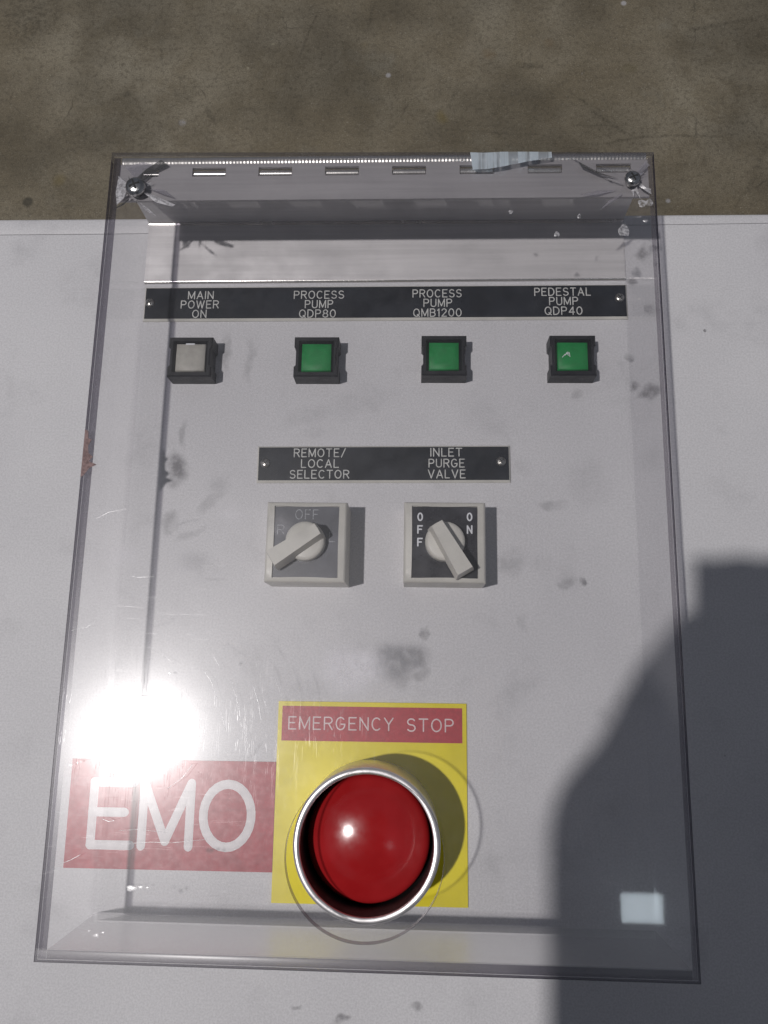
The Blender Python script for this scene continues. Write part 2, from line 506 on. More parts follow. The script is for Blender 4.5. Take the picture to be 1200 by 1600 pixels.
def lathe(bm, prof, cx=0, cyy=0, n=64, close_bottom=True, close_top=True, mi=None):
    rings = []
    for r, z in prof:
        rings.append([(cx + r * math.cos(2 * math.pi * i / n), cyy + r * math.sin(2 * math.pi * i / n), z) for i in range(n)])
    loops(bm, rings, close_bottom, close_top, mi)

def rect(x0, x1, y0, y1, z):
    return [(x0, y0, z), (x1, y0, z), (x1, y1, z), (x0, y1, z)]

# ------------------------------------------------------------------ single-stroke engraving alphabet
def arc(cx, cyy, rx, ry, a0, a1, n=10):
    return [(cx + rx * math.cos(math.radians(a0 + (a1 - a0) * i / n)), cyy + ry * math.sin(math.radians(a0 + (a1 - a0) * i / n))) for i in range(n + 1)]

GL = {
 'A': (.66, [[(0, 0), (.33, 1), (.66, 0)], [(.11, .33), (.55, .33)]]),
 'B': (.58, [[(0, 0), (0, 1), (.34, 1)] + arc(.34, .76, .2, .24, 90, -90)[1:] + [(0, .52)], [(.3, .52)] + arc(.32, .26, .26, .26, 90, -90) + [(0, 0)]]),
 'C': (.62, [arc(.33, .5, .33, .5, 48, 312, 18)]),
 'D': (.62, [[(0, 0), (0, 1), (.22, 1)] + arc(.22, .5, .4, .5, 90, -90, 14)[1:] + [(0, 0)]]),
 'E': (.52, [[(.52, 1), (0, 1), (0, 0), (.52, 0)], [(0, .52), (.42, .52)]]),
 'F': (.50, [[(.50, 1), (0, 1), (0, 0)], [(0, .52), (.40, .52)]]),
 'G': (.66, [arc(.33, .5, .33, .5, 48, 330, 18) + [(.64, .45), (.38, .45)]]),
 'I': (.0, [[(0, 0), (0, 1)]]),
 'L': (.48, [[(0, 1), (0, 0), (.48, 0)]]),
 'M': (.72, [[(0, 0), (0, 1), (.36, .08), (.72, 1), (.72, 0)]]),
 'N': (.60, [[(0, 0), (0, 1), (.60, 0), (.60, 1)]]),
 'O': (.68, [arc(.34, .5, .34, .5, 90, 450, 26)]),
 'P': (.56, [[(0, 0), (0, 1), (.32, 1)] + arc(.32, .74, .24, .26, 90, -90)[1:] + [(0, .48)]]),
 'Q': (.68, [arc(.34, .5, .34, .5, 90, 450, 26), [(.44, .24), (.70, -.04)]]),
 'R': (.58, [[(0, 0), (0, 1), (.33, 1)] + arc(.33, .75, .24, .25, 90, -90)[1:] + [(0, .50)], [(.30, .50), (.58, 0)]]),
 'S': (.56, [arc(.28, .755, .26, .245, 30, 270, 14) + arc(.28, .255, .28, .255, 90, -150, 14)[1:]]),
 'T': (.60, [[(0, 1), (.60, 1)], [(.30, 1), (.30, 0)]]),
 'U': (.58, [[(0, 1), (0, .29)] + arc(.29, .29, .29, .29, 180, 360, 12)[1:] + [(.58, 1)]]),
 'V': (.64, [[(0, 1), (.32, 0), (.64, 1)]]),
 'W': (.88, [[(0, 1), (.22, 0), (.44, .95), (.66, 0), (.88, 1)]]),
 'Y': (.62, [[(0, 1), (.31, .48), (.62, 1)], [(.31, .48), (.31, 0)]]),
 '0': (.58, [arc(.29, .5, .29, .5, 90, 450, 26)]),
 '1': (.20, [[(0, .80), (.16, 1), (.16, 0)]]),
 '2': (.54, [arc(.27, .74, .26, .26, 165, -20, 12) + [(.0, 0), (.54, 0)]]),
 '4': (.58, [[(.44, 0), (.44, 1), (0, .30), (.58, .30)]]),
 '8': (.56, [arc(.28, .76, .23, .24, 90, 450, 20), arc(.28, .26, .28, .26, 90, 450, 20)]),
 '/': (.44, [[(0, -.05), (.44, 1.05)]]),
}

def stroke_tube(bm, pts, w, hz, z):
    """a flattened round bead along a polyline: width w, standing hz above z; sharp corners get round joints"""
    cut = []
    for i in range(1, len(pts) - 1):
        a = Vector((pts[i][0] - pts[i - 1][0], pts[i][1] - pts[i - 1][1])); b = Vector((pts[i + 1][0] - pts[i][0], pts[i + 1][1] - pts[i][1]))
        if a.length > 1e-9 and b.length > 1e-9 and a.angle(b) > math.radians(42): cut.append(i)
    if cut:
        last = 0
        for n_, i in enumerate(cut + [len(pts) - 1]):
            stroke_tube(bm, pts[last:i + 1], w, hz + .012 * (n_ % 3), z)
            last = i
        return
    pts = [Vector((p[0], p[1], 0)) for p in pts]
    closed = (pts[0] - pts[-1]).length < 1e-6
    if closed:
        pts = pts[:-1]
    n = len(pts)
    sec = [(math.cos(a), math.sin(a)) for a in [math.radians(180 - 36 * i) for i in range(6)]]
    def frame(i):
        if closed:
            d0 = (pts[i] - pts[i - 1]).normalized(); d1 = (pts[(i + 1) % n] - pts[i]).normalized()
        else:
            d0 = (pts[i] - pts[i - 1]).normalized() if i > 0 else (pts[1] - pts[0]).normalized()
            d1 = (pts[i + 1] - pts[i]).normalized() if i < n - 1 else d0
        d = d0 + d1
        if d.length < 1e-6: d = d0
        d.normalize()
        c = max(.45, d.dot(d0))
        return d, Vector((-d.y, d.x, 0)) / c
    rings = []
    def ring(c, nrm, s):
        return [bm.verts.new((c.x + nrm.x * k * w / 2 * s, c.y + nrm.y * k * w / 2 * s, z - .05 + (hz + .05) * m * (s if s < 1 else 1))) for k, m in sec]
    for i in range(n):
        d, nr = frame(i)
        if not closed and i == 0:
            rings.append(ring(pts[0] - d * w * .485, nr, .25)); rings.append(ring(pts[0] - d * w * .42, nr, .54)); rings.append(ring(pts[0] - d * w * .25, nr, .87))
        rings.append(ring(pts[i], nr, 1))
        if not closed and i == n - 1:
            rings.append(ring(pts[i] + d * w * .25, nr, .87)); rings.append(ring(pts[i] + d * w * .42, nr, .54)); rings.append(ring(pts[i] + d * w * .485, nr, .25))
    m = len(rings)
    for k in range(m if closed else m - 1):
        a, b = rings[k], rings[(k + 1) % m]
        for i in range(5):
            bm.faces.new((a[i], a[i + 1], b[i + 1], b[i]))
    if not closed:
        bm.faces.new(rings[0]); bm.faces.new(rings[-1][::-1])

def text_line(name, s, x0, x1, yb, cap, w, z, mat, parent, gap=.30, space=.55, hz=.10, label=None):
    """single-stroke lettering filling x0..x1 (outside of strokes) with its baseline centre at yb"""
    total, xs = 0.0, []
    for i, ch in enumerate(s):
        if ch == ' ':
            total += space; xs.append(None); continue
        xs.append(total)
        total += GL[ch][0] + (gap if i < len(s) - 1 else 0)
    if total < 1e-6:
        sx = cap
    else:
        sx = (x1 - x0 - w) / total
    bm = bmesh.new()
    for ch, x in zip(s, xs):
        if x is None: continue
        for st in GL[ch][1]:
            pts = [(x0 + w / 2 + (x + p[0]) * sx, yb + w / 2 + p[1] * (cap - w)) for p in st]
            stroke_tube(bm, pts, w, hz, z)
    return new_obj(name, bm, mat, parent, smooth=60, label=label)

# ------------------------------------------------------------------ floor
bm = bmesh.new()
v = [bm.verts.new((x, y, 0)) for x, y in ((-9000, -9000), (9000, -9000), (9000, 9000), (-9000, 9000))]
bm.faces.new(v)
floor = new_obj('floor', bm, 'concrete')
floor['kind'] = 'structure'
floor['label'] = 'worn brown grey concrete floor'

# ------------------------------------------------------------------ the cabinet
CAB = bpy.data.objects.new('control_cabinet', None)
COL.objects.link(CAB)
CAB.location = (0, 0, 0)
CAB['label'] = 'light grey control cabinet lying face up under a hinged clear acrylic cover'
CAB['category'] = 'control cabinet'
F0 = bpy.data.objects.new('tmp', None)   # replaced below: all parts use z measured from the face
bpy.data.objects.remove(F0)
ZP = Z0 * 1000

def part(name, bm, mat, loc=(0, 0, 0), rz=0.0, smooth=None, label=None):
    return new_obj(name, bm, mat, CAB, (loc[0], loc[1], loc[2] + ZP), rz, smooth, label)

bm = bmesh.new()
box(bm, -520, 460, -420, 281.5, -ZP + 0.5, -1.6)
bev(bm, 3, 2)
part('body', bm, 'side_paint', smooth=40)
bm = bmesh.new()
prism(bm, [(-522, -422), (462, -422), (462, 279.1), (120, 276.1), (-200, 272.4), (-522, 271.8)], -1.5, 0)
part('face_panel', bm, 'panel_paint', smooth=30)
bm = bmesh.new()
prof = [(0, -1.5), (0, -.12), (.25, .05), (.6, .12)]
ring_a, ring_b = [], []
pl = [(-522, 272.3), (-200, 272.9), (120, 276.6), (462, 279.6)]
rings = []
for x, y in pl:
    ye = 284.0
    r = [(x, y, -1.5), (x, y, -.25), (x, y + .5, .05), (x, ye - 2.2, .05), (x, ye - .9, -.3), (x, ye - .2, -1.2), (x, ye, -2.4), (x, ye, -24), (x, ye - 1.8, -24), (x, ye - 1.8, -1.5)]
    rings.append(r)
loops(bm, rings)
part('edge_flange', bm, 'side_paint', smooth=50)

# ---- nameplates
def nameplate(cx, cyy, w, h, rz, screws, lines, label):
    bm = bmesh.new()
    hw, hh = w / 2, h / 2
    b = 1.0
    loops(bm, [rect(-hw, hw, -hh, hh, 0), rect(-hw, hw, -hh, hh, .7), rect(-hw + b, hw - b, -hh + b + .3, hh - b, 1.9),
               rect(-hw + b + .02, hw - b - .02, -hh + b + .32, hh - b - .02, 2.0)], mi=[0, 0, 1])
    np = part('nameplate', bm, ['cream_core', 'black_laminate'], (cx, cyy, .05), rz, label=label)
    for (sx, sy) in screws:
        bm = bmesh.new()
        lathe(bm, [(2.9, 0), (2.9, .35), (2.5, .9), (1.5, 1.35), (.5, 1.5)], n=20)
        sc = new_obj('screw', bm, 'screw_steel', np, (sx - cx, sy - cyy, 2.0), random.uniform(0, 3), smooth=50)
        bm = bmesh.new()
        for a in (0, math.pi / 2):
            pts = [(-1.7, -.3), (1.7, -.3), (1.7, .3), (-1.7, .3)]
            pts = [(x * math.cos(a) - y * math.sin(a), x * math.sin(a) + y * math.cos(a)) for x, y in pts]
            prism(bm, pts, 1.0, 1.56 + a * .01)
        for vv in bm.verts: pass
        d = new_obj('screw_recess', bm, 'slot_dark', np, (sx - cx, sy - cyy, 2.0), .6)
    for (s, x0, x1, y0, y1) in lines:
        text_line('lettering', s, x0 - cx, x1 - cx, y0 - cyy, y1 - y0, .72, 2.0, 'engraving', np)
    return np

L1 = [('MAIN', -144.6, -128.2, 226.4, 232.0), ('POWER', -148.8, -124.6, 220.1, 225.7), ('ON', -141.2, -132.0, 213.8, 219.4),
      ('PROCESS', -77.8, -46.2, 226.2, 231.8), ('PUMP', -70.7, -52.9, 219.9, 225.5), ('QDP80', -74.1, -51.1, 213.6, 219.2),
      ('PROCESS', -3.8, 26.7, 226.6, 232.2), ('PUMP', 3.0, 20.8, 220.3, 225.9), ('QMB1200', -3.3, 26.6, 213.8, 219.4),
      ('PEDESTAL', 71.2, 105.8, 227.2, 232.8), ('PUMP', 80.1, 97.9, 221.0, 226.6), ('QDP40', 77.2, 100.3, 214.6, 220.2)]
nameplate(-22.2, 223.6, 300.4, 22.9, math.radians(.2), [(-168.4, 224.1), (123.0, 225.7)], L1,
          'long black nameplate naming the main power and three pumps')
L2 = [('REMOTE/', -73.7, -42.4, 124.2, 129.7), ('LOCAL', -69.2, -46.4, 117.6, 123.1), ('SELECTOR', -75.8, -40.1, 111.0, 116.5),
      ('INLET', 7.8, 26.8, 125.0, 130.5), ('PURGE', 6.7, 28.2, 118.3, 123.8), ('VALVE', 6.3, 28.6, 111.7, 117.2)]
L2 = [(s, a, b, c - .2 - .0087 * ((a + b) / 2 + 20), d - .2 - .0087 * ((a + b) / 2 + 20)) for s, a, b, c, d in L2]
nameplate(-20.3, 120.2, 150.7, 22.6, math.radians(.5), [(-90.6, 120.6), (49.4, 121.4)], L2,
          'short black nameplate for the selector and the inlet purge valve')

# ---- illuminated push buttons
def push_button(cx, cyy, lens_mat, label, skew=0.0):
    hw, hh, H = 13.4, 12.6, 13.0
    nt = 5.2
    def outline(i, ddz=0):
        w_, h_ = hw - i, hh - i
        ntc = 1.1
        return [(-w_, -h_), (w_, -h_), (w_, -nt - 1.2), (w_ - ntc, -nt), (w_ - ntc, nt), (w_, nt + 1.2), (w_, h_), (-w_, h_),
                (-w_, nt + 1.2), (-w_ + ntc, nt), (-w_ + ntc, -nt), (-w_, -nt - 1.2)]
    def inner(a, b):
        return [(-a, -b), (a, -b), (a, -nt), (a, -nt + .8), (a, nt - .8), (a, nt), (a, b), (-a, b), (-a, nt), (-a, nt - .8), (-a, -nt + .8), (-a, -nt)]
    bm = bmesh.new()
    R = [[(x, y, 0) for x, y in outline(0)], [(x, y, H - .9) for x, y in outline(0)], [(x, y, H) for x, y in outline(.8)],
         [(x, y, H) for x, y in inner(10.6, 10.0)], [(x, y, H - 2.6) for x, y in inner(9.4, 9.1)], [(x, y, H - 4.0) for x, y in inner(9.3, 9.0)]]
    loops(bm, R)
    pb = part('push_button', bm, 'black_plastic', (cx, cyy, .02), math.radians(skew), label=label)
    bm = bmesh.new()
    a, b, z = 8.9, 8.6, H - 4.0
    loops(bm, [rect(-a, a, -b, b, z + .02), rect(-a, a, -b, b, z + 2.2), rect(-a + .5, a - .5, -b + .5, b - .5, z + 2.7), rect(-a * .5, a * .5, -b * .5, b * .5, z + 2.95)])
    bev(bm, .25, 1, 50)
    new_obj('lens', bm, lens_mat, pb, (0, 0, 0), smooth=60)
    return pb
pbs = [push_button(-137.3, 183.3, 'lens_white', 'black framed push button with white lens'),
       push_button(-60.9, 183.4, 'lens_green', 'black framed push button with green lens under the first process pump lettering'),
       push_button(15.4, 184.2, 'lens_green', 'black framed push button with green lens under the second process pump lettering'),
       push_button(91.5, 184.3, 'lens_green', 'black framed push button with scratched green lens')]
# scratched corner of the last lens
bm = bmesh.new()
for pts in ([(-6.2, -.9), (-4.6, .9)], [(-4.6, .3), (-3.2, 2.2), (-2.0, 1.8), (-1.8, -.6)], [(-3.6, 2.0), (-2.6, .2)], [(-4.2, 1.0), (-2.4, 1.3)]):
    stroke_tube(bm, pts, .42, .06, 11.97)
new_obj('scratch', bm, 'white_print', pbs[3], smooth=60)
# chipped red and white edge on the white lens
bm = bmesh.new(); box(bm, -3.2, 2.2, 8.0, 8.9, 11.3, 11.9)
new_obj('lens_edge', bm, 'white_print', pbs[0])

# ---- selector switches
def selector(cx, cyy, ang, mat_insert, letters, label, rz=0.0):
    hw = 22.5
    H = 25.0
    iw, ih = 18.2, 20.2
    bm = bmesh.new()
    def sub(x0, x1, y0, y1, z, bow=0.0):
        # rectangle with mid points so the window can bow
        pts = []
        for k in range(6): pts.append((x0 + (x1 - x0) * k / 6, y0 + bow * math.sin(math.pi * k / 6), z))
        for k in range(6): pts.append((x1 - bow * .5 * math.sin(math.pi * k / 6), y0 + (y1 - y0) * k / 6, z))
        for k in range(6): pts.append((x1 + (x0 - x1) * k / 6, y1 - bow * math.sin(math.pi * k / 6), z))
        for k in range(6): pts.append((x0 + bow * .5 * math.sin(math.pi * k / 6), y1 + (y0 - y1) * k / 6, z))
        return pts
    loops(bm, [sub(-hw, hw, -hw, hw, 0), sub(-hw, hw, -hw, hw, H - 1.5), sub(-hw + .5, hw - .5, -hw + .5, hw - .5, H - .5), sub(-hw + 1.2, hw - 1.2, -hw + 1.2, hw - 1.2, H),
               sub(-iw, iw, -ih, ih, H + .4, .5), sub(-iw, iw, -ih, ih, H - 1.0, .5)])
    sw = part('selector_switch', bm, 'cream_plastic', (cx, cyy, .02), rz, smooth=25, label=label)
    bm = bmesh.new()
    box(bm, -iw + .25, iw - .25, -ih + .35, ih - .35, H - .99, H - .5)
    new_obj('insert_plate', bm, mat_insert, sw, smooth=30)
    # knob: round boss and the lever bar across it
    kx, ky = 0.1, -.2
    bm = bmesh.new()
    lathe(bm, [(10.9, 0), (10.9, 4.2), (10.7, 5.4), (10.0, 6.2), (8.8, 6.5), (.6, 6.6)], n=48)
    kb = new_obj('knob', bm, 'cream_plastic', sw, (kx, ky, H - .5), smooth=35)
    bm = bmesh.new()
    L0, L1_, wb, wt = -10.4, 21.2, 5.6, 4.6
    def bar(z, ex, wa, wbk):
        return [(L0 + ex, -wbk, z), (L1_ - ex, -wa, z), (L1_ - ex, wa, z), (L0 + ex, wbk, z), (L0 - 0.2 + ex, 0, z)]
    loops(bm, [bar(3.0, 0, wb, wb * .9), bar(12.0, .5, wt + .3, wt * .8), bar(14.6, 1.0, wt - .1, wt * .7)])
    bev(bm, .7, 2, 28)
    new_obj('lever', bm, 'cream_plastic', sw, (kx, ky, H - .5), math.radians(ang), smooth=35)
    for (s, x0, x1, y0, cap, w, mt) in letters:
        text_line('lettering', s, x0, x1, y0, cap, w, H - .5, mt, sw, hz=.06)
    return sw
selector(-61.2, 69.2, 213.5, 'insert_grey',
         [('OFF', -6.6, 6.6, 12.6, 5.8, .55, 'faded_print'), ('R', -16.4, -12.2, 4.0, 5.6, .55, 'faded_print'), ('L', 12.6, 16.2, .0, 5.6, .55, 'faded_print')],
         'cream selector switch with grey insert and its lever turned left')
V = []
for i, ch in enumerate('OFF'): V.append((ch, -15.2, -11.9, 11.6 - 7.1 * i, 5.0, .95, 'white_print'))
for i, ch in enumerate('ON'): V.append((ch, 12.1, 15.4, 11.8 - 7.1 * i, 5.0, .95, 'white_print'))
selector(15.5, 69.8, -59.5, 'insert_black', V, 'cream selector switch with black OFF and ON insert, lever turned right')

# ---- EMO label
bm = bmesh.new(); box(bm, -57.4, 57.4, -28.6, 28.6, 0, .5); bev(bm, .15, 1)
emo = part('label_plate', bm, 'red_label', (-134.0, -79.6, .05), math.radians(.3), label='red label plate lettered EMO in large white capitals')
for s, x0, x1 in (('E', -46.2, -19.0), ('M', -18.0, 13.4), ('O', 15.6, 47.4)):
    text_line('lettering', s, x0, x1, -19.0, 38.0, 5.2, .5, 'label_white', emo, hz=.18)

# ---- emergency stop legend plate
bm = bmesh.new(); box(bm, -52.6, 52.6, -52.6, 52.6, 0, .9); bev(bm, .25, 1)
yl = part('legend_plate', bm, 'yellow_laminate', (-23.8, -70.2, .05), math.radians(.25), label='square yellow legend plate with red EMERGENCY STOP bar')
bm = bmesh.new(); box(bm, -50.3, 50.2, 31.3, 50.1, .905, 1.05)
new_obj('red_bar', bm, 'red_print', yl)
text_line('lettering', 'EMERGENCY', -46.8, 12.2, 37.2, 7.4, .85, 1.05, 'pink_core', yl)
text_line('lettering', 'STOP', 19.4, 45.6, 37.0, 7.4, .85, 1.05, 'pink_core', yl)

# ---- emergency stop button in its guard ring
EX, EY = -23.4, -84.4
bm = bmesh.new()
n = 96
prof = [(36.3, 0), (36.6, 38.2), (36.5, 39.2), (36.1, 39.8), (35.5, 40.1), (34.1, 40.1), (33.4, 39.8), (33.1, 39.0), (33.0, 3), (31.6, 2.0)]
lathe(bm, prof, n=n, close_bottom=True, close_top=True, mi=[0] * 7 + [1, 1])
es = part('emergency_stop', bm, ['shroud_metal', 'shroud_bore_shade'], (EX, EY, 1.0), smooth=35, label='red mushroom emergency stop button inside a bright metal guard ring')
bm = bmesh.new()
prof = [(14, 2.1), (14, 16), (29.2, 16.5), (30.9, 17.6), (31.7, 19.2), (31.7, 21.0), (31.5, 22.1), (31.05, 23.0), (30.4, 23.8), (29.5, 24.45)]
Rd = 74.0
for k in range(1, 18):
    r = 28.4 * (1 - (k - 1) / 16.3)
    prof.append((max(r, .3), 24.95 + math.sqrt(Rd * Rd - r * r) - math.sqrt(Rd * Rd - 28.4 ** 2)))
lathe(bm, prof, n=n)
new_obj('mushroom_cap', bm, 'cap_red', es, (0, 0, 0), smooth=50)

# ---- hinge bracket and piano hinge
bm = bmesh.new()
XL, XR = -173.4, 127.6
rings = []
for x, t_ in ((XL, 0), (XR, 1.2)):
    yf = 237.4 + t_
    rings.append([(x, yf, .1), (x, yf, .7), (x, yf + .35, 1.2), (x, yf + 1.1, 1.6), (x, 277.2, 1.6), (x, 278.4, 2.0), (x, 279.0, 3.2), (x, 279.4, 50.5), (x, 281.2, 50.5), (x, 281.2, .1)])
loops(bm, rings)
for f in bm.faces:
    cm = f.calc_center_median()
    if len(f.verts) == 4 and ((cm.y < 240.0 and cm.z > .5) or (277.3 < cm.y < 279.1 and 1.6 < cm.z < 3)): f.material_index = 1
br = part('hinge_bracket', bm, ['bracket_metal', 'barrel_metal'], smooth=40, label='dull aluminium bracket folded up to the hinge')
bm = bmesh.new()
ring = []
NB = 150
x0, x1 = -171.0, 126.5
rings = []
for i in range(NB * 2 + 1):
    x = x0 + (x1 - x0) * i / (NB * 2)
    r = 3.5 if i % 2 == 0 else 3.39
    r += .05 * math.sin(i * .37)
    rings.append([(x, 284.6 + r * math.cos(2 * math.pi * k / 20), 53.2 + r * math.sin(2 * math.pi * k / 20)) for k in range(20)])
loops(bm, rings)
new_obj('barrel', bm, 'barrel_metal', br, smooth=9)
# upper leaf with the row of slots
bm = bmesh.new()
slots = [(-157.5 + 37.95 * k, -138.4 + 37.95 * k) for k in range(8)]
slots[0] = (-158.5, -148.8)
slots = [(a - 9.8, b - 9.8) if k else (a, b) for k, (a, b) in enumerate(slots)]
zl0, zl1 = 55.6, 57.2
box(bm, -171.5, 126.8, 258.6, 273.6, zl0, zl1)
prev = -171.5
for a, b in slots:
    if a > prev: box(bm, prev, a, 273.61, 279.2, zl0, zl1)
    prev = b
if prev < 126.8: box(bm, prev, 126.8, 273.61, 279.2, zl0, zl1)
box(bm, -171.5, 126.8, 279.21, 281.6, zl0, zl1)
hl = part('hinge_leaf', bm, 'hinge_metal', label='slotted metal hinge leaf under the back edge of the cover')
for a, b in slots:
    if b > 126: continue
    bm = bmesh.new()
    rings = [[(x, 276.9 + 2.3 * math.cos(2 * math.pi * k / 16), 53.8 + 2.3 * math.sin(2 * math.pi * k / 16)) for k in range(16)] for x in (a + .5, a + 1.0, b - 1.0, b - .5)]
    loops(bm, rings)
    new_obj('knuckle', bm, 'barrel_metal', hl, smooth=50)

# ---- clear cover
h1, h0 = 61.8, 57.8
PL = [(-175.2, -134.8), (128.6, -134.8), (129.1, 283.2), (-175.2, 286.6)]
HX, HY, HR = -23.1, -85.6, 37.2
bm = bmesh.new()
nh = 96
# plate with a round hole: outer boundary resampled radially from the hole centre
def outer_pt(a):
    d = (math.cos(a), math.sin(a))
    best = None
    for i in range(4):
        p, q = PL[i], PL[(i + 1) % 4]
        ex, ey = q[0] - p[0], q[1] - p[1]
        den = d[0] * ey - d[1] * ex
        if abs(den) < 1e-9: continue
        tt = ((p[0] - HX) * ey - (p[1] - HY) * ex) / den
        uu = ((p[0] - HX) * d[1] - (p[1] - HY) * d[0]) / den
        if tt > 0 and -1e-6 <= uu <= 1 + 1e-6 and (best is None or tt < best): best = tt
    return (HX + d[0] * best, HY + d[1] * best)
angs = [2 * math.pi * i / nh for i in range(nh)]
for p in PL:
    angs.append(math.atan2(p[1] - HY, p[0] - HX) % (2 * math.pi))
angs = sorted(set(round(a, 6) for a in angs))
N_ = len(angs)
inn = [(HX + HR * math.cos(a), HY + HR * math.sin(a)) for a in angs]
outp = [outer_pt(a) for a in angs]
c = .45
cx0, cy0 = -23, 75
def inset(p, d):
    x = min(max(p[0], -175.2 + d), 128.8 - d); y = max(p[1], -134.8 + d)
    y = min(y, (286.6 + (283.2 - 286.6) * (x + 175.2) / 304.3) - d)
    return (x, y)
rings = [[(x, y, h0) for x, y in inn], [(x, y, h1 - .25) for x, y in inn],
         [(HX + (HR + .25) * math.cos(a), HY + (HR + .25) * math.sin(a), h1) for a in angs],
         [(*inset(p, c), h1) for p in outp], [(*p, h1 - c) for p in outp], [(*p, h0) for p in outp]]
vs = [[bm.verts.new(p) for p in r] for r in rings]
mi_seq = [2, 2, 0, 1, 1, 0]
for k in range(6):
    k2 = (k + 1) % 6
    for i in range(N_):
        f = bm.faces.new((vs[k][i], vs[k][(i + 1) % N_], vs[k2][(i + 1) % N_], vs[k2][i]))
        f.material_index = mi_seq[k]
        if mi_seq[k] == 1 and f.calc_center_median().y > 282: f.material_index = 2
cover = part('cover', bm, ['acrylic', 'acrylic_edge', 'acrylic_hole_edge'], label='scratched clear acrylic cover with a round hole over the stop button')
zw0, zw1, tw = 2.2, 57.7, 4.0
def wall(pts):
    bm = bmesh.new()
    fs = prism(bm, pts, zw0, zw1)
    fs[1].material_index = 1
    return bm
new_obj('side_wall', wall([(-175.1, -134.6), (-171.1, -134.6), (-171.1, 285.5), (-175.1, 285.5)]), ['acrylic_wall', 'acrylic_joint', 'acrylic_edge'], cover)
new_obj('side_wall', wall([(126.3, -134.6), (128.5, -134.6), (128.9, 282.5), (126.7, 282.5)]), ['acrylic_wall', 'acrylic_joint_pale', 'acrylic_edge'], cover)
new_obj('front_wall', wall([(-171.0, -134.6), (126.2, -134.6), (126.2, -130.6), (-171.0, -130.6)]), ['acrylic_front', 'acrylic_joint', 'acrylic_edge'], cover)
# softly rounded lip along the front edge
bm = bmesh.new()
rings = []
for x in (-174.6, -172.5, 126.0, 128.1):
    k = .35 if x in (-174.6, 128.1) else 1.0
    rings.append([(x, -131.6 - 3.0 * math.cos(math.pi * i / 10), h1 + .03 + k * .75 * math.sin(math.pi * i / 10)) for i in range(11)])
loops(bm, rings)
new_obj('front_lip', bm, 'acrylic_front', cover, smooth=60)
# screws with cracked corners
def cover_screw(x, y, r):
    bm = bmesh.new()
    lathe(bm, [(r * .55, -8), (r * .55, 0), (r, 0.0), (r * 1.0, r * .16), (r * .9, r * .36), (r * .66, r * .52), (r * .3, r * .59), (r * .05, r * .6)], n=28)
    sc = new_obj('screw', bm, 'dark_screw', cover, (x, y, h1 + .06), smooth=50)
    bm = bmesh.new()
    for a in (.4, .4 + math.pi / 2):
        pts = [(-r * .55, -r * .09), (r * .55, -r * .09), (r * .55, r * .09), (-r * .55, r * .09)]
        prism(bm, [(p * math.cos(a) - q * math.sin(a), p * math.sin(a) + q * math.cos(a)) for p, q in pts], r * .3, r * .605 + a * .01)
    new_obj('screw_recess', bm, 'slot_dark', cover, (x, y, h1 + .06))
    return sc
cover_screw(-159.4, 264.0, 5.6)
cover_screw(116.6, 266.4, 4.4)
def crack(pts, z0, z1, mat):
    """an irregular cleft through the sheet: thin tilted sliver"""
    bm = bmesh.new()
    n = len(pts)
    a = [bm.verts.new((x, y, z0 + (z1 - z0) * (i / max(1, n - 1)))) for i, (x, y) in enumerate(pts)]
    b = [bm.verts.new((x, y, z0 + (z1 - z0) * (i / max(1, n - 1)) + .12)) for i, (x, y) in enumerate(pts)]
    bm.faces.new(a[::-1]); bm.faces.new(b)
    for i in range(n): bm.faces.new((a[i], a[(i + 1) % n], b[(i + 1) % n], b[i]))
    new_obj('crack', bm, mat, cover)
crack([(-157, 269), (-151, 275), (-143, 279.5), (-147, 282.5), (-155, 276), (-160, 270)], 58.4, 61.2, 'crack_dark')
crack([(-154, 263), (-146, 259), (-137, 254.5), (-138.5, 253), (-148, 255.5), (-155, 261)], 58.3, 61.0, 'crack_bright')
crack([(-153, 265), (-144, 264), (-138, 258.5), (-146, 261)], 58.6, 61.3, 'crack_film')
crack([(-165, 268), (-171, 273), (-171.5, 262), (-170, 254), (-166, 258)], 58.6, 60.9, 'crack_bright')
crack([(-164, 259), (-170.5, 253), (-173, 251), (-166, 254)], 58.4, 60.4, 'crack_dark')
crack([(-161, 271), (-168, 279), (-157, 281), (-152, 279)], 58.6, 60.8, 'crack_film')
crack([(-158, 257), (-152, 252), (-147, 247), (-153, 250)], 58.6, 60.8, 'crack_bright')
crack([(110, 269), (100, 272), (88, 279), (90, 275), (99, 270)], 58.4, 61.0, 'crack_dark')
crack([(90, 279), (86, 281.4), (84.5, 281), (88, 278.6)], 59.0, 61.0, 'crack_bright')
crack([(110, 271), (103, 276), (95, 277.5), (104, 274)], 58.6, 61.1, 'crack_film')
crack([(111, 266), (104, 268.5), (100, 270), (105, 266.6)], 58.8, 61.1, 'crack_bright')
crack([(109, 262), (98, 258.4), (88, 258), (97, 260)], 58.4, 60.9, 'crack_film')
crack([(112, 260), (104, 255), (99, 249), (108, 255)], 58.5, 60.9, 'crack_film')
crack([(119, 272), (125, 279), (127, 276), (121, 270)], 58.5, 60.9, 'crack_film')
crack([(121, 264), (127, 262), (127, 258), (122, 261)], 58.5, 60.9, 'crack_bright')
